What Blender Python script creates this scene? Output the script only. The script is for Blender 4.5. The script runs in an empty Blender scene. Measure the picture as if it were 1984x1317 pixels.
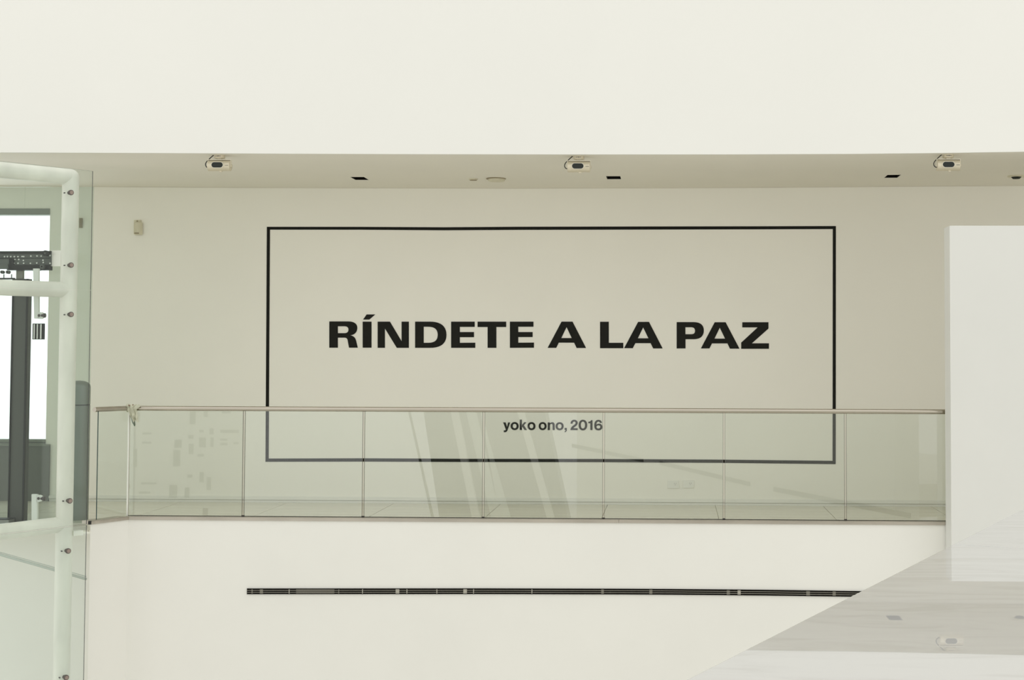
import bpy, bmesh, math, random
from mathutils import Vector, Matrix

SC = bpy.context.scene
COL = SC.collection
random.seed(4)

# ------------------------------------------------------------------ camera
W, H = 1984.0, 1317.0
F = 2900.0
PPX, PPY = 1217.0, 565.0           # principal point (the photo is a crop)
HZ = 685.0                         # horizon
d = Vector((1305 - PPX, -(HZ - PPY), -F)).normalized()      # world Y seen by the camera
r = Vector((1.0, -0.002, 0.0)); r.z = (d.x * 1 + d.y * -0.002) / -d.z
r.normalize()
u = r.cross(d)
RC = Matrix((r, d, u))             # camera -> world rotation (rows)
YB, YW = 13.0, 15.6                # balustrade / parapet plane, gallery wall plane
HC = 291.0 * YW / F                # eye height above the gallery floor
CAM = Vector((0, 0, HC))

cam_d = bpy.data.cameras.new('camera')
cam = bpy.data.objects.new('camera', cam_d)
COL.objects.link(cam)
cam.matrix_world = Matrix.Translation(CAM) @ RC.to_4x4()
cam_d.sensor_fit = 'HORIZONTAL'
cam_d.sensor_width = 36.0
cam_d.lens = F / W * 36.0
cam_d.shift_x = (W / 2 - PPX) / W
cam_d.shift_y = (PPY - H / 2) / W
cam_d.clip_start = 0.05
cam_d.clip_end = 300
SC.camera = cam

# ------------------------------------------------------------------ light
world = bpy.data.worlds.new('world')
SC.world = world
world.use_nodes = True
bg = world.node_tree.nodes['Background']
bg.inputs[0].default_value = (1.0, 0.995, 0.955, 1)
bg.inputs[1].default_value = 1.0

SC.view_settings.view_transform = 'Standard'
SC.view_settings.look = 'None'
SC.view_settings.gamma = 1
SC.view_settings.use_curve_mapping = False
SC.view_settings.exposure = 0.19
SC.cycles.max_bounces = 10
SC.cycles.transparent_max_bounces = 16
SC.cycles.diffuse_bounces = 6

# ------------------------------------------------------------------ placing helpers
def ray(px, py):
    return RC @ Vector(((px - PPX) / F, -(py - PPY) / F, -1.0))
def onY(px, py, Y):
    v = ray(px, py); return CAM + v * (Y / v.y)
def onZ(px, py, z):
    v = ray(px, py); return CAM + v * ((z - HC) / v.z)
def onP(px, py, p0, n):
    v = ray(px, py); return CAM + v * ((p0 - CAM).dot(n) / v.dot(n))
def mir(px, py, D):                # what the balustrade mirrors at that pixel, D behind the camera
    v = ray(px, py); t = (2 * YB + D) / v.y
    p = CAM + v * t; return Vector((p.x, -D, p.z))

# ------------------------------------------------------------------ materials
def mat(name, col, rough=0.6, metal=0.0, spec=0.5, noise=0.0, nscale=6.0, bump=0.0, bscale=200.0, nst=(1, 1, 1)):
    m = bpy.data.materials.new(name); m.use_nodes = True
    nt = m.node_tree; b = nt.nodes['Principled BSDF']
    b.inputs['Base Color'].default_value = (*col, 1)
    b.inputs['Roughness'].default_value = rough
    b.inputs['Metallic'].default_value = metal
    b.inputs['Specular IOR Level'].default_value = spec
    tc = nt.nodes.new('ShaderNodeTexCoord')
    mp = nt.nodes.new('ShaderNodeMapping'); mp.inputs['Scale'].default_value = nst
    nt.links.new(tc.outputs['Object'], mp.inputs[0])
    if noise:
        n = nt.nodes.new('ShaderNodeTexNoise'); n.inputs['Scale'].default_value = nscale; n.inputs['Detail'].default_value = 5
        nt.links.new(mp.outputs[0], n.inputs['Vector'])
        mr = nt.nodes.new('ShaderNodeMapRange')
        mr.inputs[1].default_value = 0.3; mr.inputs[2].default_value = 0.7
        mr.inputs[3].default_value = 1 - noise; mr.inputs[4].default_value = 1 + noise * 0.4
        nt.links.new(n.outputs['Fac'], mr.inputs[0])
        mx = nt.nodes.new('ShaderNodeVectorMath'); mx.operation = 'SCALE'
        mx.inputs[0].default_value = col
        nt.links.new(mr.outputs[0], mx.inputs['Scale'])
        nt.links.new(mx.outputs[0], b.inputs['Base Color'])
    if bump:
        n2 = nt.nodes.new('ShaderNodeTexNoise'); n2.inputs['Scale'].default_value = bscale; n2.inputs['Detail'].default_value = 3
        nt.links.new(mp.outputs[0], n2.inputs['Vector'])
        bp = nt.nodes.new('ShaderNodeBump'); bp.inputs['Strength'].default_value = bump; bp.inputs['Distance'].default_value = 0.002
        nt.links.new(n2.outputs['Fac'], bp.inputs['Height'])
        nt.links.new(bp.outputs[0], b.inputs['Normal'])
    return m

def glass_mat(name, tint, r0=0.05):         # thin architectural pane: tinted see-through plus Schlick mirror on each face
    m = bpy.data.materials.new(name); m.use_nodes = True
    nt = m.node_tree; nt.nodes.clear()
    out = nt.nodes.new('ShaderNodeOutputMaterial')
    tr = nt.nodes.new('ShaderNodeBsdfTransparent'); tr.inputs[0].default_value = (*tint, 1)
    gl = nt.nodes.new('ShaderNodeBsdfGlossy'); gl.inputs['Roughness'].default_value = 0.0
    gl.inputs[0].default_value = (1.0, 1.0, 1.0, 1)
    mix = nt.nodes.new('ShaderNodeMixShader')
    geo = nt.nodes.new('ShaderNodeNewGeometry')
    dot = nt.nodes.new('ShaderNodeVectorMath'); dot.operation = 'DOT_PRODUCT'
    nt.links.new(geo.outputs['Normal'], dot.inputs[0]); nt.links.new(geo.outputs['Incoming'], dot.inputs[1])
    ab = nt.nodes.new('ShaderNodeMath'); ab.operation = 'ABSOLUTE'; nt.links.new(dot.outputs['Value'], ab.inputs[0])
    om = nt.nodes.new('ShaderNodeMath'); om.operation = 'SUBTRACT'; om.inputs[0].default_value = 1; nt.links.new(ab.outputs[0], om.inputs[1])
    pw = nt.nodes.new('ShaderNodeMath'); pw.operation = 'POWER'; pw.inputs[1].default_value = 5; nt.links.new(om.outputs[0], pw.inputs[0])
    ma = nt.nodes.new('ShaderNodeMath'); ma.operation = 'MULTIPLY_ADD'; ma.inputs[1].default_value = 1 - r0; ma.inputs[2].default_value = r0
    nt.links.new(pw.outputs[0], ma.inputs[0])
    nt.links.new(ma.outputs[0], mix.inputs[0]); nt.links.new(tr.outputs[0], mix.inputs[1]); nt.links.new(gl.outputs[0], mix.inputs[2])
    nt.links.new(mix.outputs[0], out.inputs[0])
    return m

WHITE = (0.80, 0.785, 0.735)
M = {}
M['wall'] = mat('wall_paint', (0.88, 0.86, 0.785), 0.7, noise=0.015, nscale=1.2, bump=0.05, bscale=90)
M['parapet'] = mat('parapet_paint', (0.83, 0.825, 0.785), 0.65, noise=0.012, nscale=0.8, bump=0.05, bscale=90)
M['fascia'] = mat('fascia_paint', (0.82, 0.81, 0.76), 0.65, noise=0.02, nscale=1.5, bump=0.05, bscale=90)
M['panelpaint'] = mat('panel_paint', (0.72, 0.72, 0.685), 0.6, noise=0.015, nscale=2.0, bump=0.05, bscale=90)
M['ceil'] = mat('ceiling_paint', (0.80, 0.77, 0.685), 0.8, noise=0.02, nscale=1.0, bump=0.04, bscale=90)
M['tile'] = mat('pale_stone_tile', (0.70, 0.67, 0.57), 0.25, noise=0.08, nscale=2.5, nst=(0.6, 3, 1))
M['corner_shade'] = mat('corner_shadow_paint', (0.70, 0.67, 0.58), 0.8)
M['skirt'] = mat('skirting_paint', (0.80, 0.79, 0.73), 0.45)
M['tape'] = mat('black_tape', (0.010, 0.010, 0.007), 0.6, spec=0.15, noise=0.15, nscale=30)
M['vinyl'] = mat('black_vinyl', (0.012, 0.012, 0.009), 0.6, spec=0.15, noise=0.1, nscale=30)
M['steel'] = mat('brushed_steel', (0.50, 0.46, 0.39), 0.16, 1.0, noise=0.06, nscale=40, nst=(0.05, 1, 1))
M['channel'] = mat('channel_steel', (0.50, 0.46, 0.40), 0.42, 1.0, noise=0.15, nscale=12, nst=(0.2, 1, 1))
M['glass'] = glass_mat('clear_glass', (0.945, 0.968, 0.952), 0.052)
M['glass_edge'] = mat('glass_edge_dark', (0.012, 0.045, 0.036), 0.1)
M['glass_edge_pale'] = mat('glass_edge_pale', (0.62, 0.60, 0.52), 0.2)
M['glass_shaft'] = glass_mat('shaft_glass', (0.935, 0.955, 0.94), 0.02)
M['glass_shaft_low'] = glass_mat('shaft_glass_low', (0.93, 0.955, 0.94), 0.035)
M['glass_rear'] = glass_mat('rear_tint_material', (0.875, 0.91, 0.885), 0.02)
M['purple_edge'] = mat('shaft_glass_edge', (0.05, 0.05, 0.06), 0.2)
M['tube'] = mat('white_tube_paint', (0.86, 0.85, 0.775), 0.3, noise=0.14, nscale=5, nst=(1, 1, 0.35))
M['bolt'] = mat('bolt_steel', (0.13, 0.11, 0.10), 0.45, 0.4)
M['bolt_face'] = mat('bolt_face', (0.30, 0.235, 0.20), 0.4, 0.2)
M['bolt_dark'] = mat('bolt_shank', (0.07, 0.065, 0.06), 0.5, 0.3)
M['gear'] = mat('gear_steel', (0.095, 0.11, 0.095), 0.6, 0.0, spec=0.2, noise=0.2, nscale=12)
M['dark'] = mat('dark_metal', (0.022, 0.026, 0.022), 0.6, 0.0, spec=0.2)
M['post'] = mat('grey_post', (0.075, 0.085, 0.07), 0.5, 0.0, spec=0.25, noise=0.15, nscale=3, nst=(1, 1, .2))
M['reflection_bar'] = mat('reflection_bar_grey', (0.46, 0.50, 0.45), 0.5)
M['post_light'] = mat('grey_post_light', (0.28, 0.30, 0.25), 0.5, noise=0.1)
M['bracket'] = mat('white_bracket', (0.66, 0.70, 0.65), 0.4)
M['frame'] = mat('window_frame_grey', (0.20, 0.22, 0.18), 0.5)
M['underpanel'] = mat('under_panel_grey', (0.16, 0.17, 0.15), 0.5, 0.0, spec=0.3, noise=0.12, nscale=5, nst=(2, 1, .2))
M['lampbody'] = mat('cream_enamel', (0.66, 0.60, 0.46), 0.35, 0.25, noise=0.05)
M['lampwhite'] = mat('pale_enamel', (0.72, 0.68, 0.56), 0.4)
M['lens'] = mat('dark_lens', (0.018, 0.021, 0.018), 0.45, spec=.3)
M['rubber'] = mat('black_cable', (0.02, 0.02, 0.018), 0.6)
M['slotdark'] = mat('slot_black', (0.010, 0.009, 0.007), 0.8, spec=0.08)
M['slotgrey'] = mat('slot_grey', (0.16, 0.15, 0.12), 0.45, 0.3)
M['slotlight'] = mat('slot_light', (0.42, 0.40, 0.34), 0.45, 0.2)
M['cloth'] = mat('pale_green_cloth', (0.60, 0.60, 0.47), 0.9, noise=0.2, nscale=30, bump=0.3, bscale=300)
M['cloth_dark'] = mat('dark_green_cloth', (0.16, 0.20, 0.14), 0.9, noise=0.2, nscale=30)
M['clothred'] = mat('red_brown_binding', (0.16, 0.05, 0.035), 0.9)
M['plastic'] = mat('cream_plastic', (0.66, 0.62, 0.47), 0.45, noise=0.06, nscale=20)
M['outlet'] = mat('white_plastic', (0.82, 0.81, 0.75), 0.35)
M['tan'] = mat('tan_plate', (0.26, 0.21, 0.12), 0.5)
M['lower'] = mat('lower_floor_stone', (0.74, 0.73, 0.68), 0.5, noise=0.05)
M['bin'] = mat('satin_steel_bin', (0.24, 0.26, 0.235), 0.4, 0.6)

m = bpy.data.materials.new('backlit_glass'); m.use_nodes = True
nt = m.node_tree; nt.nodes.clear()
o_ = nt.nodes.new('ShaderNodeOutputMaterial'); e_ = nt.nodes.new('ShaderNodeEmission')
e_.inputs[0].default_value = (0.93, 0.98, 1.0, 1); e_.inputs[1].default_value = 1.9
nt.links.new(e_.outputs[0], o_.inputs[0]); M['daylight'] = m

def marble():
    m = mat('polished_marble', (0.70, 0.70, 0.66), 0.004)
    nt = m.node_tree; b = nt.nodes['Principled BSDF']
    tc = nt.nodes.new('ShaderNodeTexCoord')
    mp = nt.nodes.new('ShaderNodeMapping')
    mp.inputs['Rotation'].default_value = (0, 0, math.radians(24)); mp.inputs['Scale'].default_value = (1.6, 5.0, 1)
    nt.links.new(tc.outputs['Object'], mp.inputs[0])
    n = nt.nodes.new('ShaderNodeTexNoise'); n.inputs['Scale'].default_value = 2.6; n.inputs['Detail'].default_value = 8; n.inputs['Distortion'].default_value = 1.2
    nt.links.new(mp.outputs[0], n.inputs['Vector'])
    cr = nt.nodes.new('ShaderNodeValToRGB')
    cr.color_ramp.elements[0].position = 0.34; cr.color_ramp.elements[0].color = (0.525, 0.52, 0.495, 1)
    cr.color_ramp.elements[1].position = 0.58; cr.color_ramp.elements[1].color = (0.575, 0.57, 0.55, 1)
    e = cr.color_ramp.elements.new(0.46); e.color = (0.56, 0.555, 0.535, 1)
    nt.links.new(n.outputs['Fac'], cr.inputs[0]); nt.links.new(cr.outputs[0], b.inputs['Base Color'])
    b.inputs['IOR'].default_value = 1.5
    return m
M['marble'] = marble()

# ------------------------------------------------------------------ mesh helpers
class MB:
    def __init__(s): s.v = []; s.f = []; s.m = []
    def add(s, vs, fs, mi=0):
        n = len(s.v); s.v += [tuple(v) for v in vs]
        s.f += [tuple(i + n for i in f) for f in fs]; s.m += [mi] * len(fs); return s
    def box(s, a, b, mi=0):
        x0, x1 = sorted((a[0], b[0])); y0, y1 = sorted((a[1], b[1])); z0, z1 = sorted((a[2], b[2]))
        return s.add([(x0, y0, z0), (x1, y0, z0), (x1, y1, z0), (x0, y1, z0), (x0, y0, z1), (x1, y0, z1), (x1, y1, z1), (x0, y1, z1)],
                     [(0, 3, 2, 1), (4, 5, 6, 7), (0, 1, 5, 4), (1, 2, 6, 5), (2, 3, 7, 6), (3, 0, 4, 7)], mi)
    def ext(s, pts, vec, mi=0, side=None):      # polygon pushed along vec
        n = len(pts); vec = Vector(vec); a = [Vector(p) for p in pts]; b = [p + vec for p in a]
        s.add(a + b, [tuple(range(n)), tuple(range(2 * n - 1, n - 1, -1))], mi)
        k = len(s.v) - 2 * n
        for i in range(n):
            j = (i + 1) % n
            s.f.append((k + i, k + n + i, k + n + j, k + j)); s.m.append(mi if side is None else side)
        return s
    def tube(s, pts, rad, n=20, caps=True, mi=0):
        pts = [Vector(p) for p in pts]; rings = []
        rads = rad if isinstance(rad, (list, tuple)) else [rad] * len(pts)
        t0 = (pts[1] - pts[0]).normalized()
        ref = Vector((0, 0, 1)) if abs(t0.z) < 0.9 else Vector((1, 0, 0))
        a = t0.cross(ref).normalized()
        base = len(s.v)
        for i, p in enumerate(pts):
            t = (pts[min(i + 1, len(pts) - 1)] - pts[max(i - 1, 0)]).normalized()
            a = (a - t * a.dot(t)).normalized(); b = t.cross(a)
            for k in range(n):
                q = 2 * math.pi * k / n
                s.v.append(tuple(p + (a * math.cos(q) + b * math.sin(q)) * rads[i]))
        for i in range(len(pts) - 1):
            for k in range(n):
                k2 = (k + 1) % n
                s.f.append((base + i * n + k, base + i * n + k2, base + (i + 1) * n + k2, base + (i + 1) * n + k)); s.m.append(mi)
        if caps:
            s.f.append(tuple(base + k for k in range(n - 1, -1, -1))); s.m.append(mi)
            e = base + (len(pts) - 1) * n
            s.f.append(tuple(e + k for k in range(n))); s.m.append(mi)
        return s
    def build(s, name, mt, parent=None, smooth=None, bevel=0.0, loc=None):
        me = bpy.data.meshes.new(name)
        off = Vector(loc) if loc is not None else Vector((0, 0, 0))
        if parent is not None and loc is None: off = Vector(parent.get('org', (0, 0, 0)))
        me.from_pydata([tuple(Vector(v) - off) for v in s.v], [], s.f)
        for q in (mt if isinstance(mt, (list, tuple)) else [mt]): me.materials.append(M[q])
        for p, k in zip(me.polygons, s.m): p.material_index = k
        bm = bmesh.new(); bm.from_mesh(me); bmesh.ops.recalc_face_normals(bm, faces=bm.faces)
        if bevel:
            bmesh.ops.bevel(bm, geom=list(bm.edges), offset=bevel, segments=2, affect='EDGES', profile=0.6)
        bm.to_mesh(me); bm.free()
        if smooth: me.shade_smooth(); me.set_sharp_from_angle(angle=math.radians(smooth))
        o = bpy.data.objects.new(name, me); COL.objects.link(o)
        if parent is not None:
            o.parent = parent
        else:
            o.location = off
        return o

def thing(name, loc, label=None, cat=None, group=None, kind=None):
    o = bpy.data.objects.new(name, None); COL.objects.link(o)
    o.empty_display_size = 0.1
    o.location = loc; o['org'] = tuple(loc)
    return tag(o, label, cat, group, kind)
def tag(o, label=None, cat=None, group=None, kind=None):
    if label: o['label'] = label
    if cat: o['category'] = cat
    if group: o['group'] = group
    if kind: o['kind'] = kind
    return o
def struct(o): o['kind'] = 'structure'; return o
def sub(mb, name, mt, parent, org, **k):       # a sub-part: parent is itself a mesh whose local frame starts at org
    o = mb.build(name, mt, None, loc=org, **k); o.location = (0, 0, 0); o.parent = parent; return o

def slab(us, vs, holes, f0, f1):
    """plate with rectangular holes; us, vs grid lines, holes = set of cells, f0/f1 map (u, v) to a point on each face"""
    mb = MB(); nu, nv = len(us), len(vs)
    mb.v = [tuple(f(us[i], vs[j])) for f in (f0, f1) for j in range(nv) for i in range(nu)]
    I = lambda s, i, j: s * nu * nv + j * nu + i
    solid = lambda i, j: 0 <= i < nu - 1 and 0 <= j < nv - 1 and (i, j) not in holes
    for i in range(nu - 1):
        for j in range(nv - 1):
            if not solid(i, j): continue
            for s in (0, 1): mb.f.append((I(s, i, j), I(s, i + 1, j), I(s, i + 1, j + 1), I(s, i, j + 1)))
            for (di, dj, a, b) in ((-1, 0, (i, j), (i, j + 1)), (1, 0, (i + 1, j), (i + 1, j + 1)), (0, -1, (i, j), (i + 1, j)), (0, 1, (i, j + 1), (i + 1, j + 1))):
                if not solid(i + di, j + dj):
                    mb.f.append((I(0, *a), I(0, *b), I(1, *b), I(1, *a)))
    mb.m = [0] * len(mb.f)
    return mb

# ------------------------------------------------------------------ the setting
ZLOW = -5.0                                    # lower hall floor
ZS = onY(1000, 297.5, YB).z                    # soffit height at the parapet
XL, XR = -10.0, 9.0

# soffit: gently slopes so that it meets the wall where the photo shows it
ZSW = onY(1000, 363.5, YW).z
pe = [(-900, 296.5), (0, 295), (300, 296.3), (560, 297.6), (800, 298.5), (1100, 299), (1400, 299), (1650, 298), (1820, 296.3), (1984, 293.7), (2500, 290)]
PF = [onY(a, b, YB) for a, b in pe]
PB = [onY(a, b, YW) for a, b in ((-900, 358), (176, 361), (460, 363), (1000, 364.4), (1450, 363), (1700, 361), (1984, 359), (2500, 356))]
def lin(P, x):
    if x <= P[0].x: return P[0].z
    for i in range(len(P) - 1):
        if x <= P[i + 1].x: return P[i].z + (P[i + 1].z - P[i].z) * (x - P[i].x) / (P[i + 1].x - P[i].x)
    return P[-1].z
def soff(x, y):
    return lin(PF, x) + (lin(PB, x) - lin(PF, x)) * (y - YB) / (YW - YB)
def on_soffit(px, py):
    n = Vector((0, -(ZSW - ZS) / (YW - YB), 1)).normalized()
    p = onP(px, py, Vector((0, YB, ZS)), n)
    for _ in range(4):
        p = onP(px, py, Vector((p.x, p.y, soff(p.x, p.y))), n)
    return p

# recessed ceiling openings (square downlight wells)
wells = []
for (cx, cy, wx) in ((697, 346, 27.3), (1189, 344.5, 27.5), (1729, 341.8, 26)):
    p = on_soffit(cx, cy); hw = wx / 2 / F * p.y
    wells.append((p.x - hw, p.x + hw, p.y - 0.135, p.y + 0.135))
xs = sorted([XL] + [q for w in wells for q in w[:2]] + [p.x for p in PF + PB if XL < p.x < XR] + [XR])
ys = sorted(set([YB + 0.03, YW] + [q for w in wells for q in w[2:]]))
holes = set()
for w in wells:
    for i in range(len(xs) - 1):
        for j in range(len(ys) - 1):
            if xs[i] >= w[0] - 1e-6 and xs[i + 1] <= w[1] + 1e-6 and ys[j] >= w[2] - 1e-6 and ys[j + 1] <= w[3] + 1e-6: holes.add((i, j))
struct(slab(xs, ys, holes, lambda x, y: (x, y, soff(x, y)), lambda x, y: (x, y, soff(x, y) + 0.2)).build('ceiling', 'ceil'))

# upper parapet (front of the floor above), its lower edge a little uneven as in the photo
pts = [onY(a, b, YB) for a, b in pe]
zt = ZS + 2.6
poly = [Vector((XL, YB, pts[0].z))] + pts[1:-1] + [Vector((XR, YB, pts[-1].z))]
mb = MB()
mb.ext(poly + [Vector((XR, YB, zt)), Vector((XL, YB, zt))], (0, 0.03, 0))
mb.box((XL, YB + .03, ZS + .22), (XR, YB + .25, zt))
struct(mb.build('wall_upper', 'parapet'))

# gallery back wall with the tall window opening behind the glass shaft
a = onY(97, 408, YW); b = onY(97, 858, YW); c0 = onY(-330, 858, YW)
wx0, wx1, wz0, wz1 = c0.x, a.x, onY(50, 862, YW).z, onY(50, 404, YW).z
struct(slab([XL, wx0, wx1, XR], [-0.15, wz0, wz1, ZSW + .15], {(1, 1)}, lambda x, z: (x, YW, z), lambda x, z: (x, YW + 0.25, z)).build('wall_back', 'wall'))
struct(MB().box((XL - .2, YB, -0.2), (XL, YW + .25, ZSW)).build('wall_left', 'wall'))
struct(MB().box((XR, YB, -0.2), (XR + .2, YW + .25, ZSW)).build('wall_right', 'wall'))

win = struct(thing('window_1', ((wx0 + wx1) / 2, YW + 0.06, wz0)))
t1 = wz1 - onY(50, 416, YW).z; t0 = onY(50, 851, YW).z - wz0
fr = MB()
fr.box((wx0, YW - 0.01, wz1 - t1), (wx1, YW + 0.12, wz1))
fr.box((wx0, YW + 0.0, wz0), (wx0 + .04, YW + 0.12, wz1))
fr.build('window_frame', 'frame', win)
sl = MB(); sl.box((wx0, YW - 0.03, wz0), (wx1, YW + 0.12, wz0 + t0 * .42)); sl.box((wx0, YW - 0.01, wz0 + t0 * .5), (wx1, YW + 0.12, wz0 + t0))
sl.build('window_sill', 'frame', win)
MB().box((wx0, YW + 0.13, wz0), (wx1, YW + 0.15, wz1)).build('window_pane', 'daylight', win)

# slab edge outline in plan (left to right); the return runs towards the shaft
c250 = onY(249, 1006, YB)
c176 = onP(175, 1015.4, Vector((0, 12.62, 0)), Vector((0, 1, 0)))
EDGE = [Vector((XL, 13.05, 0)), Vector((c176.x - 0.02, 13.05, 0)), Vector((c176.x, c176.y, 0)), Vector((c250.x, YB, 0)), Vector((XR, YB, 0))]
ZC0 = onY(700, 1009.3, YB).z; ZC1 = onY(700, 1003, YB).z
def off_line(ps, dd):              # plan polyline moved towards the hall by dd
    out = []
    for i, p in enumerate(ps):
        n = Vector((0, 0, 0))
        for (q, w) in ((ps[i - 1], p) if i > 0 else (None, None), (p, ps[i + 1]) if i < len(ps) - 1 else (None, None)):
            if q is not None:
                t = (w - q).normalized(); n += Vector((t.y, -t.x, 0))
        n.normalize()
        # mitre length
        t = ((ps[i] - ps[i - 1]) if i > 0 else (ps[i + 1] - p)).normalized(); m_ = Vector((t.y, -t.x, 0))
        out.append(p + n * (dd / max(0.35, n.dot(m_))))
    return out
def wall_along(ps, z0, z1, th, mtname, nm, parent=None):
    mb = MB(); q = off_line(ps, -th)
    mb.ext([Vector((p.x, p.y, z0)) for p in ps] + [Vector((p.x, p.y, z0)) for p in reversed(q)], (0, 0, z1 - z0))
    return mb.build(nm, mtname, parent)
# the lower wall: front of the gallery slab, down to the hall below
mb = MB()
q = [EDGE[2], EDGE[3], EDGE[4]]; qb = [Vector((XR, YB + .22, 0)), Vector((c250.x, YB + .22, 0)), Vector((c176.x - .02, 13.05 + .02, 0))]
mb.ext([Vector((p.x, p.y, ZLOW)) for p in q + qb], (0, 0, ZC0 - ZLOW))
struct(mb.build('wall_lower', 'fascia'))
struct(MB().box((XL, 13.42, ZLOW), (c176.x + 0.03, 13.55, -0.032)).build('wall_lower.001', 'fascia'))

# lower hall floor
struct(MB().box((-14, -14, ZLOW - .2), (12, 16, ZLOW)).build('floor', 'lower'))
# gallery floor: screed with separate stone tiles on it
gf = struct(MB().box((XL, YB + 0.06, -0.03), (XR, YW, -0.012)).build('floor.001', 'wall'))
pitch = (onY(1386, 971, YW).x - onY(1178, 971, YW).x)
xj = onY(1386, 971, YW).x
k0 = int(math.floor((XL - xj) / pitch)) + 1
tile_meshes = {}
rows = [(YW - 0.012 - 1.12, YW - 0.012), (YW - 0.016 - 2.24, YW - 0.016 - 1.12), (YB + 0.065, YW - .02 - 2.24)]
for ri, (y0, y1) in enumerate(rows):
    for k in range(k0, 40):
        x0 = xj + k * pitch; x1 = x0 + pitch - 0.006
        if x1 > 6: break
        key = ri
        if key not in tile_meshes:
            o = MB().box((0, y0, -0.012), (pitch - 0.006, y1 - 0.006, 0)).build('tile', 'tile')
            tile_meshes[key] = o.data
        else:
            o = bpy.data.objects.new('tile', tile_meshes[key]); COL.objects.link(o)
        o.location = (x0, 0, 0); o.parent = gf

# baseboard along the gallery wall: plinth, cap and shadow line
zb1 = onY(1000, 964.8, YW).z; zb2 = onY(1000, 970.6, YW).z
bx0 = onY(96, 970, YW).x
mb = MB()
mb.box((bx0, YW - 0.016, 0), (XR, YW, zb2 - .004))
mb.box((bx0, YW - 0.026, zb2), (XR, YW, zb1 - .004))
mb.box((bx0, YW - 0.010, zb1 - .004), (XR, YW, zb1 + .004))
struct(mb.build('baseboard_back', 'skirt'))

# thin darker strip: painted shadow line where the soffit meets the wall
mb = MB(); xb = sorted([XL] + [p.x for p in PB if XL < p.x < XR] + [XR])
for x0, x1 in zip(xb, xb[1:]):
    mb.ext([Vector((x0, YW - .004, soff(x0, YW) - .007)), Vector((x1, YW - .004, soff(x1, YW) - .007)), Vector((x1, YW - .004, soff(x1, YW))), Vector((x0, YW - .004, soff(x0, YW)))], (0, .004, 0))
struct(mb.build('corner_shadow_strip', 'corner_shade'))

# ------------------------------------------------------------------ white partition panel at the right
pl = onY(1839.8, 437, 12.72); zt = pl.z
px0 = pl.x
mb = MB().box((px0, 12.72, ZLOW), (px0 + 2.3, 12.98, zt))
o = mb.build('partition_panel', 'panelpaint', bevel=0.004, loc=(px0 + .9, 12.86, ZLOW))
tag(o, 'tall white painted partition panel standing at the right end of the glass balustrade', 'panel')

# ------------------------------------------------------------------ linear slot diffuser in the lower wall
da = onY(479, 1145, YB); db = onY(1760, 1151, YB)
dif = thing('slot_diffuser', ((da.x + db.x) / 2, YB, da.z), 'long thin black linear air slot running across the white wall below the balustrade', 'air vent')
zc = lambda x: da.z + (onY(1240, 1145.4, YB).z - da.z) * min(1, (x - da.x) / 3.2) + 0.0
def slotline(x):
    keys = [(479, 1145.0), (940, 1144.8), (1240, 1145.6), (1450, 1147.2), (1600, 1149.2), (1760, 1151.6)]
    P = [onY(a, b, YB) for a, b in keys]
    for i in range(len(P) - 1):
        if x <= P[i + 1].x or i == len(P) - 2:
            t = (x - P[i].x) / (P[i + 1].x - P[i].x); return P[i].z + (P[i + 1].z - P[i].z) * t
def strip(x0, x1, za, zb, y0, y1, n=14):
    mb = MB(); top = []; bot = []
    for i in range(n + 1):
        x = x0 + (x1 - x0) * i / n; z = slotline(x)
        top.append(Vector((x, y0, z + zb))); bot.append(Vector((x, y0, z + za)))
    for i in range(n):
        mb.ext([bot[i], bot[i + 1], top[i + 1], top[i]], (0, y1 - y0, 0))
    return mb
hh = 0.0215
strip(da.x, db.x, -hh, hh, YB - 0.004, YB + 0.0).build('back_plate', 'slotdark', dif)
for s in (-1, 1):
    strip(da.x, db.x, s * 0.0085 - 0.0014, s * 0.0085 + 0.0014, YB - 0.012, YB - 0.004).build('divider_bar', 'slotlight', dif)
for s in (-1, 1):
    strip(da.x, db.x, s * hh - 0.0022, s * hh + 0.0022, YB - 0.013, YB + 0.0).build('frame_rail', 'slotdark', dif)
for pxa, pxb, mt in ((479, 481, 'slotdark'), (488, 490, 'slotgrey'), (504, 510, 'slotgrey'), (560, 561.5, 'slotlight'), (656, 657.5, 'slotgrey'), (702, 703.5, 'slotlight'),
                     (767, 774, 'slotlight'), (788, 789.5, 'slotlight'), (846, 847.5, 'slotlight'), (898, 905, 'slotlight'), (917, 918.5, 'slotlight'),
                     (1030, 1031.5, 'slotlight'), (1165, 1170, 'slotgrey'), (1258, 1264, 'slotgrey'), (1408, 1414, 'slotgrey'), (1429, 1435, 'slotlight'), (1562, 1569, 'slotgrey'), (1613, 1619, 'slotgrey')):
    x0 = onY(pxa, 1145, YB).x; x1 = onY(pxb, 1145, YB).x
    strip(x0, x1, -hh + .003, hh - .003, YB - 0.010, YB - 0.004, 1).build('slot_joint', mt, dif)
x0 = onY(574, 1145, YB).x; x1 = onY(648, 1145, YB).x
for s in (-1, 0, 1):
    strip(x0, x1, s * 0.0145 - 0.003, s * 0.0145 + 0.003, YB - 0.008, YB - 0.004, 3).build('slot_blade', 'slotgrey', dif)

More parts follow.
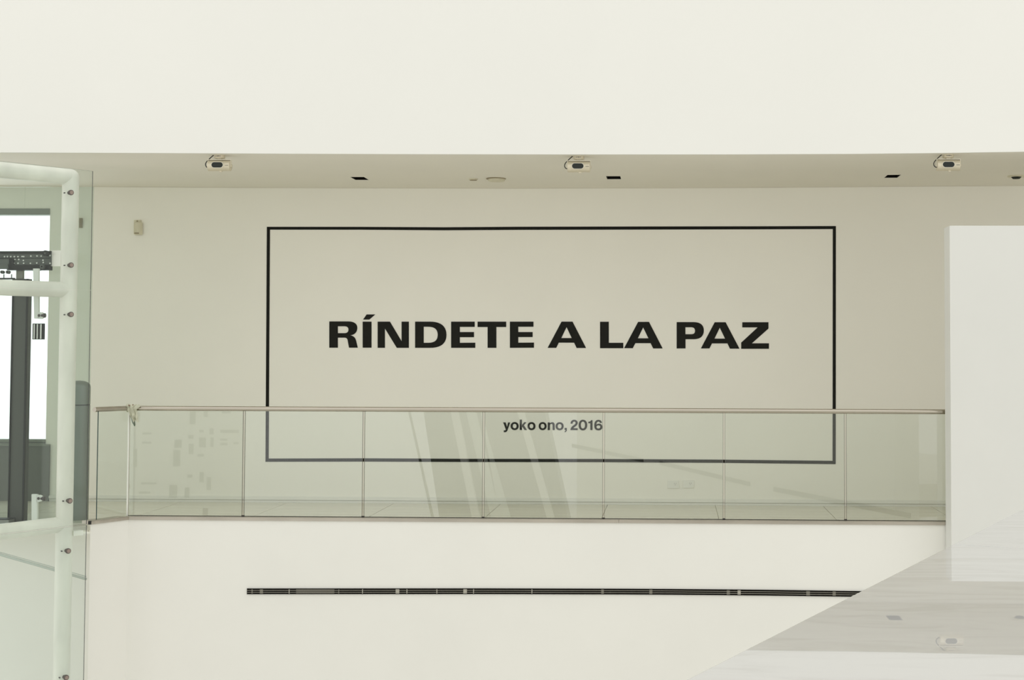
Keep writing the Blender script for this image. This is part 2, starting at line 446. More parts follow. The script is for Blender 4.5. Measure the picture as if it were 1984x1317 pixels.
# ------------------------------------------------------------------ tape frame on the wall
tf = thing('tape_frame', onY(1068, 895, YW), 'large rectangle of thin black tape framing the slogan on the gallery wall', 'tape outline')
def tape(segs, nm='tape_strip'):
    mb = MB()
    for q in segs: mb.ext([onY(x, y, YW - 0.0035) for x, y in q], (0, 0.003, 0))
    return mb.build(nm, 'tape', tf)
top = [(517, 439.3, 444.8), (700, 439.4, 444.9), (860, 440.2, 446), (1000, 439.2, 445.2), (1240, 438.6, 444.7), (1450, 438.3, 444.2), (1619.5, 437.8, 443.6)]
tape([[(a[0], a[1]), (b[0], b[1]), (b[0], b[2]), (a[0], a[2])] for a, b in zip(top, top[1:])])
bot = [(514.3, 888.2, 894.4), (700, 887.6, 894), (900, 888.6, 894.8), (1170, 889, 895.2), (1400, 890.3, 896.5), (1619.2, 892.6, 899)]
tape([[(a[0], a[1]), (b[0], b[1]), (b[0], b[2]), (a[0], a[2])] for a, b in zip(bot, bot[1:])])
tape([[(517, 439.3), (523, 439.3), (520.4, 894), (514.3, 894)]])
tape([[(1613.6, 438), (1619.6, 438), (1619.2, 899), (1613.2, 899)]])

# ------------------------------------------------------------------ lettering
def bez(path):
    out = []
    for it in path:
        if it[0] == 'c':
            p0 = out[-1]; _, p1, p2, p3 = it
            for k in range(1, 11):
                t = k / 10; s = 1 - t
                out.append((s**3 * p0[0] + 3 * s * s * t * p1[0] + 3 * s * t * t * p2[0] + t**3 * p3[0],
                            s**3 * p0[1] + 3 * s * s * t * p1[1] + 3 * s * t * t * p2[1] + t**3 * p3[1]))
        else: out.append(it)
    return out
def ell(cx, cy, rx, ry, n=36, e=2.15):
    o = []
    for k in range(n):
        a = 2 * math.pi * k / n; c, s = math.cos(a), math.sin(a)
        o.append((cx + rx * math.copysign(abs(c) ** (2 / e), c), cy + ry * math.copysign(abs(s) ** (2 / e), s)))
    return o
def glyph(nm, loops, conv, mt, parent, th=0.003):
    cu = bpy.data.curves.new('g', 'CURVE'); cu.dimensions = '2D'; cu.fill_mode = 'BOTH'; cu.extrude = th / 2
    for lp in loops:
        pts = [onY(*conv(x, y), YW) for x, y in bez(lp)]
        sp = cu.splines.new('POLY'); sp.points.add(len(pts) - 1); sp.use_cyclic_u = True
        for q, p in zip(sp.points, pts): q.co = (p.x, p.z, 0, 1)
    tmp = bpy.data.objects.new('g', cu)
    me = bpy.data.meshes.new_from_object(tmp)
    bpy.data.objects.remove(tmp)
    org = Vector(parent['org'])
    for v in me.vertices:
        x, z, dd = v.co; v.co = Vector((x, YW - th / 2 - 0.0005 + dd, z)) - org
    me.materials.clear(); me.materials.append(M[mt]); me.name = nm
    o = bpy.data.objects.new(nm, me); COL.objects.link(o); o.parent = parent
    return o
c1 = lambda x, y: (620 + x / 4.313, 590 + y / 4.313)
c2 = lambda x, y: (1040 + x / 4.313, 590 + y / 4.313)
c3 = lambda x, y: (960 + x / 9.018, 790 + y / 9.018)
sg = thing('wall_slogan', onY(1064, 675, YW), 'large bold black capital letters reading RÍNDETE A LA PAZ inside the black outline', 'lettering')
BIG1 = [
 [[(78,140),(235,140),('c',(285,140),(312,160),(312,193)),('c',(312,230),(290,252),(255,256)),('c',(285,262),(297,280),(303,305)),(316,360),(243,360),(232,300),('c',(229,283),(220,276),(205,276)),(150,276),(150,360),(78,360)],
  [(150,181),(205,181),('c',(228,181),(238,192),(238,209)),('c',(238,228),(226,238),(205,238)),(150,238)]],
 [[(357,142),(431,142),(431,360),(357,360)], [(360,125),(390,82),(462,82),(413,125)]],
 [[(482,142),(585,142),(682,305),(682,142),(743,142),(743,361),(642,361),(543,200),(543,361),(482,361)]],
 [[(795,142),(920,142),('c',(1010,142),(1057,180),(1057,252)),('c',(1057,325),(1010,361),(920,361)),(795,361)],
  [(867,185),(905,185),('c',(955,185),(984,205),(984,252)),('c',(984,300),(955,319),(905,319)),(867,319)]],
 [[(1096,142),(1293,142),(1293,186),(1169,186),(1169,229),(1287,229),(1287,272),(1169,272),(1169,319),(1298,318),(1298,361),(1096,361)]],
 [[(1317,142),(1556,142),(1556,187),(1474,187),(1474,361),(1401,361),(1401,187),(1317,187)]],
 [[(1587,142),(1784,142),(1784,185),(1657,185),(1657,229),(1777,229),(1777,271),(1657,271),(1657,318),(1788,317),(1788,360),(1587,361)]]]
BIG2 = [
 [[(91,361),(207,142),(299,142),(412,362),(333,362),(312,318),(184,318),(163,361)], [(205,279),(249,188),(292,279)]],
 [[(529,143),(602,143),(602,319),(723,319),(723,364),(529,364)]],
 [[(730,363),(847,144),(938,144),(1052,366),(973,366),(951,322),(824,322),(802,364)], [(845,281),(889,191),(933,281)]],
 [[(1169,146),(1310,146),('c',(1370,146),(1396,172),(1396,216)),('c',(1396,262),(1368,289),(1312,289)),(1243,289),(1243,366),(1169,366)],
  [(1242,189),(1290,189),('c',(1312,189),(1322,200),(1322,218)),('c',(1322,238),(1312,247),(1290,247)),(1242,247)]],
 [[(1371,366),(1487,147),(1578,147),(1694,368),(1614,368),(1593,324),(1464,324),(1443,366)], [(1485,284),(1529,193),(1573,284)]],
 [[(1717,147),(1936,147),(1936,200),(1798,323),(1940,323),(1940,369),(1708,369),(1708,317),(1846,190),(1717,190)]]]
for g in BIG1: glyph('letter', g, c1, 'vinyl', sg)
for g in BIG2: glyph('letter', g, c2, 'vinyl', sg)
sn = thing('wall_signature', onY(1071, 835, YW), 'small black lowercase signature line and year low on the wall, seen through the glass', 'lettering')
SMALL = [
 [[(135,254),(178,254),(203,334),(220,254),(257,254),(213,382),('c',(203,412),(190,424),(165,424)),(145,424),(145,392),(157,392),('c',(172,392),(178,386),(181,375))]],
 [ell(335,317,70,70), ell(335,317,34,39)],
 [[(425,205),(462,205),(462,300),(500,250),(543,250),(497,303),(550,385),(505,385),(472,330),(462,342),(462,385),(425,385)]],
 [ell(629,318,70,70), ell(629,318,34,39)],
 [ell(824,318,69,70), ell(824,318,34,39)],
 [[(914,254),(948,254),(948,272),('c',(962,256),(980,250),(990,250)),('c',(1018,250),(1035,270),(1035,298)),(1035,387),(998,387),(998,308),('c',(998,288),(990,280),(976,280)),('c',(958,280),(950,292),(950,308)),(950,387),(914,387)]],
 [ell(1121,320,70,70), ell(1121,320,34,39)],
 [[(1208,350),(1246,350),(1246,385),('c',(1246,408),(1232,420),(1210,424)),(1210,408),('c',(1224,404),(1228,396),(1228,387)),(1208,387)]],
 [[(1312,275),('c',(1312,230),(1340,208),(1376,208)),('c',(1412,208),(1436,230),(1436,262)),('c',(1436,290),(1418,308),(1395,325)),('c',(1378,338),(1366,346),(1360,355)),(1436,355),(1436,387),(1310,387),('c',(1312,345),(1335,325),(1362,305)),('c',(1385,290),(1399,280),(1399,262)),('c',(1399,247),(1390,239),(1375,239)),('c',(1358,239),(1349,250),(1348,275))]],
 [ell(1528,300,75,93), ell(1528,300,37,61)],
 [[(1668,214),(1695,214),(1695,387),(1657,387),(1657,268),(1622,268),(1622,242),('c',(1650,240),(1663,232),(1668,214))]],
 [[(1860,262),('c',(1856,228),(1832,209),(1800,209)),('c',(1750,209),(1726,246),(1726,308)),('c',(1726,362),(1750,392),(1798,392)),('c',(1842,392),(1868,368),(1868,332)),('c',(1868,298),(1842,275),(1808,275)),('c',(1790,275),(1773,282),(1763,294)),('c',(1765,256),(1778,239),(1800,239)),('c',(1812,239),(1820,246),(1824,262))], ell(1798,333,33,28)]]
for g in SMALL: glyph('letter', g, c3, 'vinyl', sn)

# ------------------------------------------------------------------ things on the gallery wall
def plate(px0, py0, px1, py1, th=0.012, Y=YW):
    a = onY(px0, py1, Y); b = onY(px1, py0, Y)
    return a.x, b.x, a.z, b.z
for i, (q, lab) in enumerate((((1293.5, 930.5, 1315.5, 945.5), 'white wall socket plate, the left one of the pair above the baseboard'),
                              ((1323, 930, 1344.8, 944.8), 'white wall socket plate, the right one of the pair above the baseboard'))):
    x0, x1, z0, z1 = plate(*q)
    t = thing('wall_socket', ((x0 + x1) / 2, YW, z0), lab, 'socket', 'wall sockets behind the glass balustrade')
    MB().box((x0, YW - 0.011, z0), (x1, YW, z1)).build('cover_plate', 'outlet', t, bevel=0.002)
    cx = (x0 + x1) / 2 + 0.02; cz = (z0 + z1) / 2 + .003
    for dx, dz in ((-0.009, 0.007), (0.009, 0.007), (0, -0.008)):
        MB().box((cx + dx - .0018, YW - 0.0122, cz + dz - .003), (cx + dx + .0018, YW - 0.0105, cz + dz + .003)).build('pin_hole', 'slotdark', t)
    MB().box((cx - .052, YW - 0.0128, cz - .008), (cx - .036, YW - 0.0105, cz + .008)).build('switch', 'outlet', t)

# motion detector left of the outline
x0, x1, z0, z1 = plate(260, 426.5, 277.5, 455.5)
t = thing('motion_detector', ((x0 + x1) / 2, YW, z0), 'small cream motion detector high on the wall left of the black outline', 'sensor')
wd = x1 - x0; hgt = z1 - z0
MB().box((x0, YW - 0.018, z0 + .01), (x0 + wd * .8, YW, z1)).build('back_box', 'plastic', t, bevel=0.004)
mb = MB(); prof = []
n = 10
for k in range(n + 1):
    a_ = math.pi * k / n
    prof.append(Vector((x0 + .012 + (wd - .012) * k / n, YW - 0.018 - 0.034 * math.sin(a_), 0)))
vs = [Vector((p.x, p.y, z0)) for p in prof]
mb.ext(vs, (0, 0, hgt * .83))
mb.build('lens_cover', 'plastic', t, smooth=40)
MB().box((x0 + .02, YW - 0.054, z0 + .012), (x0 + wd * .72, YW - 0.045, z0 + .023)).build('sensor_slit', 'tan', t)
mb = MB().tube([(x0 + wd * .4, YW - .02, z1 - .012), (x0 + wd * .4, YW - .03, z1 - .012)], .006, 10)
mb.build('indicator', 'tan', t)
# tan plate added in place of a ghost reflection in the shaft glass
x0, x1, z0, z1 = plate(154.5, 422.5, 160.5, 441.5)
o = MB().box((x0, YW - 0.02, z0), (x1, YW, z1)).build('reflection_plate', 'tan', bevel=.003, loc=((x0 + x1) / 2, YW, z0))
tag(o, 'narrow tan plate added on the wall for a ghost reflection at the glass shaft edge', 'plate')
# grey steel panel under the window
x0, x1, z0, z1 = plate(-330, 864, 95.5, 969.5, Y=YW - .03)
t = thing('wall_cladding', ((x0 + x1) / 2, YW, 0), 'dark grey steel panel on the wall under the bright window', 'panel')
MB().box((x0, YW - 0.03, 0.0), (x1, YW - .001, z1)).build('panel_face', 'underpanel', t)
MB().box((x0, YW - 0.045, z1), (x1, YW - .001, z1 + .018)).build('panel_cap', 'frame', t)

# ------------------------------------------------------------------ ceiling things
for i, (w, lab) in enumerate(zip(wells, ('square black recessed downlight in the soffit, leftmost of the three', 'square black recessed downlight in the soffit beside the middle projector', 'square black recessed downlight in the soffit left of the right projector'))):
    x0, x1, y0, y1 = w
    zc_ = soff((x0 + x1) / 2, (y0 + y1) / 2)
    t = thing('recessed_downlight', ((x0 + x1) / 2, (y0 + y1) / 2, zc_), lab, 'ceiling light', 'recessed downlights in the soffit')
    mb = MB()
    for (a, b) in (((x0, y0), (x0 + .006, y1)), ((x1 - .006, y0), (x1, y1)), ((x0, y0), (x1, y0 + .006)), ((x0, y1 - .006), (x1, y1))):
        mb.box((a[0], a[1], zc_ + .004), (b[0], b[1], zc_ + .17))
    mb.box((x0, y0, zc_ + .165), (x1, y1, zc_ + .18))
    mb.build('housing', 'slotdark', t)
    mb = MB().tube([((x0 + x1) / 2, (y0 + y1) / 2, zc_ + .165), ((x0 + x1) / 2, (y0 + y1) / 2, zc_ + .09)], [.03, .045], 20)
    mb.build('lamp', 'dark', t, smooth=40)

def disc_thing(name, cx, cy, rad, th, lab, cat):
    p = on_soffit(cx, cy)
    t = thing(name, p, lab, cat); return t, p
t, p = disc_thing('sprinkler_cover', 917, 346.3, .03, .01, 'thin small round cover disc on the soffit left of the square detector', 'cover plate')
MB().tube([p + Vector((0, 0, .01)), p + Vector((0, 0, -.012))], .043, 24).build('disc', 'plastic', t, smooth=40)
MB().tube([p + Vector((0, 0, -.012)), p + Vector((0, 0, -.016))], .036, 24).build('rim', 'tan', t, smooth=40)
t, p = disc_thing('smoke_detector', 961, 345.5, .08, .02, 'round cream smoke detector on the soffit between the left and middle projectors', 'detector')
MB().tube([p + Vector((0, 0, .01)), p + Vector((0, 0, -.008))], .098, 28).build('base_plate', 'tan', t, smooth=40)
MB().tube([p + Vector((.006, 0, -.008)), p + Vector((.006, 0, -.028)), p + Vector((.006, 0, -.034))], [.086, .082, .06], 28).build('housing', 'plastic', t, smooth=40)
t, p = disc_thing('smoke_detector', 1969, 340.5, .08, .02, 'round detector with a dark underside on the soffit at the right edge above the panel', 'detector')
MB().tube([p + Vector((0, 0, .01)), p + Vector((0, 0, -.012))], .085, 28).build('base_plate', 'plastic', t, smooth=40)
MB().tube([p + Vector((0, 0, -.012)), p + Vector((0, 0, -.030))], [.05, .034], 24).build('sensor_head', 'dark', t, smooth=40)

# projector floodlights under the soffit edge: built once, then copied
def stadium(cx, cz, hw, hr, y, n=10):
    pts = []
    for k in range(n + 1):
        a = -math.pi / 2 + math.pi * k / n; pts.append(Vector((cx + hw + hr * math.cos(a), y, cz + hr * math.sin(a))))
    for k in range(n + 1):
        a = math.pi / 2 + math.pi * k / n; pts.append(Vector((cx - hw + hr * math.cos(a), y, cz + hr * math.sin(a))))
    return pts
def make_lamp(label):
    t = thing('projector_lamp', (0, 0, 0), label, 'spotlight', 'projector lamps hanging under the soffit edge')
    # origin at the soffit; 1 px of the photo is about 4.5 mm here
    MB().tube([(0, 0, 0.0), (0, 0, -.030), (0, 0, -.034)], [.047, .047, .043], 28).build('mount_base', 'lampbody', t, smooth=40)
    b = MB().box((-.026, -.0485, -.0195), (.022, -.0455, -.0165)); b.box((-.0015, -.049, -.023), (.0015, -.0455, -.0125)); b.build('mount_slot', 'rubber', t)
    b = MB()
    b.box((-.1, -.018, -.050), (.102, .018, -.043)); b.box((-.02, -.012, -.045), (.02, .012, -.030))
    b.box((-.104, -.018, -.112), (-.098, .018, -.043)); b.box((.100, -.018, -.112), (.106, .018, -.043))
    b.build('yoke', 'lampwhite', t, bevel=.0015)
    b = MB().tube([(-.100, 0, -.099), (-.098, 0, -.099), (.098, 0, -.099), (.100, 0, -.099)], [.040, .0475, .0475, .043], 36)
    body = b.build('lamp_body', 'lampbody', t, smooth=35)
    b = MB().box((.0, -.012, -.154), (.022, .012, -.142)); sub(b, 'body_foot', 'lampbody', body, (0, 0, 0))
    cx, cz = -.006, -.097
    b = MB().ext(stadium(cx, cz, .028, .0275, -.0530), (0, .022, 0)); b.build('lens_frame', 'lampwhite', t, smooth=40)
    b = MB().ext(stadium(cx, cz, .027, .0235, -.0545), (0, .010, 0)); b.build('lens', 'lens', t, smooth=40)
    b = MB().box((.062, -.0500, -.1015), (.092, -.0440, -.0985)); b.build('side_slit', 'rubber', t)
    b = MB()
    pts = [(-.055, .0, -.004), (-.085, .0, -.030), (-.118, 0, -.065), (-.126, 0, -.090), (-.116, 0, -.110), (-.1, 0, -.116)]
    sm = []
    P = [Vector(q) for q in pts]
    P = [P[0]] + P + [P[-1]]
    for i in range(1, len(P) - 2):
        for k in range(6):
            q = k / 6
            sm.append(0.5 * ((2 * P[i]) + (-P[i - 1] + P[i + 1]) * q + (2 * P[i - 1] - 5 * P[i] + 4 * P[i + 1] - P[i + 2]) * q * q + (-P[i - 1] + 3 * P[i] - 3 * P[i + 1] + P[i + 2]) * q ** 3))
    sm.append(P[-1])
    b.tube(sm, .0042, 10); b.build('cable', 'rubber', t, smooth=60)
    b = MB().tube([(.104, 0, -.099), (.112, 0, -.099)], .012, 16); b.build('pivot_knob', 'lampbody', t, smooth=40)
    return t
def dup(o, par=None):
    c = o.copy(); COL.objects.link(c)
    if par is not None: c.parent = par
    for ch in list(o.children): dup(ch, c)
    return c
LY = YB + 0.12
lab = ['cream tubular spotlight under the soffit edge above the outline\'s left corner, leftmost of three',
       'cream tubular spotlight with looping black cable above the middle of the wall',
       'cream tubular spotlight hanging under the soffit edge above the white partition panel']
l0 = make_lamp(lab[0])
for i, (px_, py_, ang) in enumerate(((425.5, 320, 0.0), (1121.5, 321.5, 0.0), (1837, 318.5, 0.02))):
    o = l0 if i == 0 else dup(l0)
    p = onY(px_, py_, LY)
    o.location = (p.x, LY, min(p.z + .099, soff(p.x, LY) + 0.004)); o.rotation_euler.z = ang
    o['label'] = lab[i]
    if i == 2:                     # the right one hangs on a short dark stem
        MB().tube([(0, 0, .0), (0, 0, .03)], .032, 20).build('stem', 'dark', None).parent = o

# ------------------------------------------------------------------ glass balustrade
bal = thing('glass_balustrade', (c250.x + 3, YB, ZC0), 'glass balustrade with a round steel handrail along the gallery edge below the wall text', 'balustrade')
BY = YB + 0.06                     # pane plane
zr = onY(700, 792.7, YB + .05).z - 0.0
zp1 = zr - 0.012
def poly_tube(ps, rad, name, mt, parent, n=24):
    return MB().tube(ps, rad, n).build(name, mt, parent, smooth=50)
# rail: long run and the short return
RY = BY
rl = onY(249, 792.9, RY); rr = onY(2000, 792.9, RY)
ret = (Vector((c176.x, c176.y, 0)) - Vector((c250.x, YB, 0))).normalized()
nrm = Vector((-ret.y, ret.x, 0))
if nrm.y < 0: nrm = -nrm
rend = Vector((rl.x, RY, zr)) + ret * (0.0)
# end of the return where the photo shows it
pe_ = onP(183, 795.2, Vector((rl.x, RY, 0)), nrm)
poly_tube([Vector((rl.x, RY, zr)), Vector((XR - 3.0, RY, zr))], .0212, 'handrail', 'steel', bal)
poly_tube([Vector((pe_.x, pe_.y, zr)), Vector((rl.x, RY, zr))], .0212, 'handrail', 'channel', bal)
# panes
def pane(pa, pb, edge='glass_edge_pale', th=0.012):
    t = (pb - pa).normalized(); nn = Vector((t.y, -t.x, 0)) * th
    mb = MB(); z0 = ZC1 - .02
    a = Vector((pa.x, pa.y, z0)); b = Vector((pb.x, pb.y, z0))
    mb.ext([a, b, b + Vector((0, 0, zp1 - z0)), a + Vector((0, 0, zp1 - z0))], nn, 0, 1)
    if edge == 'glass_edge': mb.m[5] = 2
    return mb.build('glass_pane', ['glass', 'glass_edge_pale', 'glass_edge'], bal)
joints = [249, 472.5, 704.5, 937, 1169.6, 1402.7, 1637.8, 1874]
gx = [onY(j, 900, BY).x for j in joints]
for i in range(len(gx) - 1):
    pane(Vector((gx[i] + .009, BY, 0)), Vector((gx[i + 1] - .009, BY, 0)))
pane(Vector((gx[-1] + .009, BY, 0)), Vector((gx[-1] + 1.05, BY, 0)))
pA = onP(187.5, 900, Vector((gx[0], BY, 0)), nrm)
pane(Vector((pA.x, pA.y, 0)), Vector((gx[0] - .008, BY - .006, 0)), 'glass_edge')
MB().box((gx[0] - .007, BY - .016, ZC1), (gx[0] + .006, BY - .002, zp1)).build('corner_seal', 'outlet', bal)
# base channel following the slab edge
def channel(ps, name):
    mb = MB(); q = off_line(ps, 0.012); qi = off_line(ps, -0.10)
    mb.ext([Vector((p.x, p.y, ZC0)) for p in q] + [Vector((p.x, p.y, ZC0)) for p in reversed(qi)], (0, 0, (ZC1 - ZC0) * .82))
    q2 = off_line(ps, 0.006)
    mb.ext([Vector((p.x, p.y, ZC0 + (ZC1 - ZC0) * .82)) for p in q2] + [Vector((p.x, p.y, ZC0 + (ZC1 - ZC0) * .82)) for p in reversed(qi)], (0, 0, (ZC1 - ZC0) * .18))
    return mb.build(name, 'channel', bal)
e0 = Vector((c250.x, YB, 0)); es = onY(1170 + 29, 1000, YB).x
channel([e0, Vector((es - .001, YB, 0))], 'base_channel')
channel([Vector((es + .001, YB, 0)), Vector((XR - .01, YB, 0))], 'base_channel')
channel([Vector((c176.x, c176.y, 0)), e0], 'base_channel')
MB().box((gx[0], BY - 0.0135, ZC1), (XR - .05, BY - 0.0122, ZC1 + .0045)).build('gasket', 'rubber', bal)
for g in gx[1:]:
    MB().box((g - .012, BY - .016, ZC1), (g + .012, BY + .004, ZC1 + .010)).build('joint_clip', 'rubber', bal)
    for s in (-1, 1):
        MB().box((g + s * .0085 - .0012, BY - .0125, ZC1), (g + s * .0085 + .0012, BY - .0005, zp1)).build('joint_seal', 'slotgrey', bal)
MB().box((c176.x - .014, c176.y - .015, ZC0), (c176.x + .008, c176.y + .02, ZC1)).build('channel_end', 'rubber', bal)

# cloth tied round the rail corner
def crumple(w, h, px_, py_, Y, mt, seed, lean=0.0, taper=0.6, parent=None, name='cloth', tip=0.0, depth=.012):
    rnd = random.Random(seed); nx, nz = 12, 12; mb = MB()
    c = onY(px_, py_, Y)
    ph = [rnd.random() * 6 for _ in range(5)]
    for s in (0, 1):
        for j in range(nz + 1):
            v = j / nz; ww = w * (1 - taper * v ** 1.3)
            for i in range(nx + 1):
                q = i / nx - .5
                fold = math.sin(q * 13 + ph[0] + v * 3) * .6 + math.sin(q * 23 + ph[1] - v * 5) * .3 + math.sin(v * 9 + ph[2]) * .3
                x = c.x + q * ww + lean * v + math.sin(v * 8 + ph[3]) * .003
                y = Y - depth * fold * (0.5 + v) + s * .004
                z = c.z - v * h * (1 + .12 * math.sin(q * 9 + ph[4])) + (tip * q * v)
                mb.v.append((x, y, z))
    N = (nx + 1) * (nz + 1)
    I = lambda s, i, j: s * N + j * (nx + 1) + i
    for j in range(nz):
        for i in range(nx):
            mb.f.append((I(0, i, j), I(0, i + 1, j), I(0, i + 1, j + 1), I(0, i, j + 1)))
            mb.f.append((I(1, i, j), I(1, i, j + 1), I(1, i + 1, j + 1), I(1, i + 1, j)))
    for j in range(nz):
        for i in (0, nx): mb.f.append((I(0, i, j), I(0, i, j + 1), I(1, i, j + 1), I(1, i, j)))
    for i in range(nx):
        for j in (0, nz): mb.f.append((I(0, i, j), I(0, i + 1, j), I(1, i + 1, j), I(1, i, j)))
    mb.m = [0] * len(mb.f)
    return mb
cl = thing('tied_cloth', Vector((rl.x + .03, RY, zr)), 'crumpled pale green rag tied round the handrail corner', 'cloth')
crumple(.088, .118, 255.5, 789, RY - .034, 'cloth', 3, lean=.030, taper=.42, depth=.016).build('front_flap', 'cloth', cl, smooth=60)
mb = MB()                          # wrap round the rail
for i in range(9):
    x = rl.x - .004 + i * .0085
    mb.tube([Vector((x + .004 * math.sin(k), RY, zr)) + Vector((0, math.cos(k / 16 * 2 * math.pi), math.sin(k / 16 * 2 * math.pi))) * (.0265 + .003 * math.sin(i * 2.3 + k * .7)) for k in range(17)], .0062, 8)
mb.build('wrap', 'cloth', cl, smooth=60)
mb = MB()
for (a, b) in (((262, 791), (271, 785)), ((250, 787), (246.5, 784)), ((254, 790), (258, 783.5))):
    p, q = onY(*a, RY - .03), onY(*b, RY - .03)
    mb.tube([p, p.lerp(q, .5) + Vector((0, -.006, .002)), q], [.013, .018, .012], 12)
mb.build('knot', 'cloth', cl, smooth=60)
mb = MB()
mb.tube([onY(247.5, 784, RY - .045), onY(250, 785.2, RY - .05), onY(254, 785.4, RY - .045)], .003, 8)
mb.tube([onY(256, 784.8, RY - .045), onY(258.5, 783.4, RY - .045)], .003, 8)
mb.build('binding', 'clothred', cl, smooth=60)
crumple(.055, .105, 256, 800, BY + .03, 'cloth', 9, lean=.022, taper=.85, depth=.006).build('back_flap', 'cloth_dark', cl, smooth=60)

# ------------------------------------------------------------------ glass lift shaft on the left
gA = onY(176.3, 560, 12.50); gB = onY(0, 560, 11.93)
tdir = Vector((gA.x - gB.x, gA.y - gB.y, 0)).normalized()
nb = Vector((-tdir.y, tdir.x, 0))                # away from the camera
G0 = Vector((gA.x, gA.y, 0))
def sh(px_, py_, off=0.0): return onP(px_, py_, G0 + nb * off, nb)
sft = thing('lift_shaft', (sh(135, 1000, .12).x, sh(135, 1000, .12).y, ZLOW), 'glass lift shaft with thick white tube frame at the left edge of the hall', 'lift shaft')
xl = -420
def ex(y0, y176, x):                             # extend a seam line to pixel x
    return y0 + (y176 - y0) * x / 176.0
TO = .125
def spane(ya, yb, mtl, xr=None):
    a = sh(xl, ex(*ya, xl)); b = sh(176.3, ya[1]); c = sh(176.3, yb[1]); dd = sh(xl, ex(*yb, xl))
    b = Vector((gA.x, gA.y, b.z)); c = Vector((gA.x, gA.y, c.z))
    mb = MB().ext([a, b, c, dd], nb * .012, 0, 1)
    return mb.build('glass_pane', [mtl, 'purple_edge'], sft)
spane((311.5, 331), (557, 561.8), 'glass_shaft')
spane((558, 562.8), (1034, 1014.5), 'glass_shaft')
mb = MB().ext([sh(xl, ex(1036, 1016.5, xl)), Vector((gA.x, gA.y, sh(176, 1016.5).z)), Vector((gA.x, gA.y, ZLOW)), Vector((sh(xl, 1100).x, sh(xl, 1100).y, ZLOW))], nb * .012, 0, 1)
mb.build('glass_pane', ['glass_shaft_low', 'purple_edge'], sft)
tc0 = sh(136, 400, TO); TR = .0685
ztop = sh(136, 343, TO).z
MB().tube([Vector((tc0.x, tc0.y, ZLOW)), Vector((tc0.x, tc0.y, ztop))], TR, 32).build('upright_tube', 'tube', sft, smooth=50)
mb = MB()
for k in range(1, 9):                            # round shoulder of the corner
    pass
sph = []
for k in range(9):
    a = math.pi / 2 * k / 8
    sph.append((ztop + TR * math.sin(a) * .98, TR * math.cos(a)))
mb.tube([Vector((tc0.x, tc0.y, z)) for z, _ in sph], [max(.001, r_) for _, r_ in sph], 32)
mb.build('tube_cap', 'tube', sft, smooth=60)
for (y0, y1, rr_) in ((329.3, 342.6, .0665), (557, 561.5, .0655), (1030.5, 1014.2, .0655)):
    a = sh(xl, y0 + (y1 - y0) * xl / 135.0, TO); b = sh(136, y1, TO); b = Vector((tc0.x, tc0.y, b.z))
    MB().tube([a, b], rr_, 32).build('cross_tube', 'tube', sft, smooth=50)
for (bx, by) in ((137, 373), (137, 513.5), (137, 609), (134.5, 970), (131.5, 1067), (127.5, 1312)):
    p = sh(bx, by, 0)
    bo = MB().tube([p - nb * .016, p - nb * .012, p], [.020, .0225, .0225], 24).build('glass_bolt', 'bolt', sft, smooth=40)
    sub(MB().tube([p + nb * .012, p + nb * .03, p + nb * .034], [.016, .016, .012], 18), 'shank', 'bolt_dark', bo, Vector(sft['org']), smooth=40)
    sub(MB().tube([p - nb * .0178, p - nb * .0155], .0155, 18), 'bolt_face', 'bolt_face', bo, Vector(sft['org']), smooth=40)
    q = sh(bx - 12, by + .5, TO - TR + .004)
    sub(MB().tube([q - nb * .006, q + nb * .01], .0055, 10), 'stud', 'bolt_dark', bo, Vector(sft['org']), smooth=40)
# small bracket box right of the lower cross tube
a, b = sh(143, 1038, .06), sh(161.5, 1027, .06)
mb = MB().ext([a, Vector((b.x, b.y, a.z)), b, Vector((a.x, a.y, b.z))], nb * .07); mb.build('bracket_block', 'tube', sft)
# slim bars added to stand for a reflected line in the lower glass
mb = MB(); p = onY(167, 1121.5, 12.62); q = onY(-60, 1057, 12.9)
mb.tube([p, q], .0115, 10); p2 = onY(167, 1116.5, 12.62); q2 = onY(-60, 1052.5, 12.9); mb.tube([p2, q2], .004, 8)
mb.build('reflection_bar', 'reflection_bar', sft)
# support arms with a bolt clamp, behind the glass
for (x0, x1, y0, y1, bx, by, up) in ((64, 74.5, 520, 617, 81, 611, 1), (61, 71.5, 957.5, 1012, 80, 965.5, 0)):
    Y0 = 12.35
    mb = MB(); a = onY(x0 + (2 if up else 0), y1, Y0); b = onY(x1, y0, Y0); c_ = onY(x0, y0, Y0); e = onY(x1, y1, Y0)
    mb.ext([Vector((a.x, Y0, a.z)), Vector((e.x, Y0, a.z)), Vector((b.x, Y0, b.z)), Vector((c_.x, Y0, b.z))], (0, .03, 0))
    cy_ = onY(x1, by, Y0)
    pts_ = [Vector((cy_.x - .002, Y0, cy_.z - .028))]
    for k in range(9):
        t_ = -math.pi / 2 + math.pi * k / 8; pts_.append(Vector((cy_.x + .018 + .026 * math.cos(t_), Y0, cy_.z + .028 * math.sin(t_))))
    pts_.append(Vector((cy_.x - .002, Y0, cy_.z + .028)))
    mb.ext(pts_, (0, .03, 0))
    ar = mb.build('support_arm', 'bracket', sft, smooth=30)
    c_ = onY(bx - 5.5, by, Y0 - .012)
    mb = MB().tube([c_, c_ + Vector((0, -.012, 0))], [.012, .005], 14)
    c_ = onY(bx + 4, by, Y0 + .01)
    mb.tube([c_ + Vector((-.02, 0, 0)), c_ + Vector((.012, 0, 0)), c_ + Vector((.016, 0, 0))], [.013, .020, .014], 16)
    sub(mb, 'clamp_bolt', 'bolt_dark', ar, Vector(sft['org']), smooth=40)
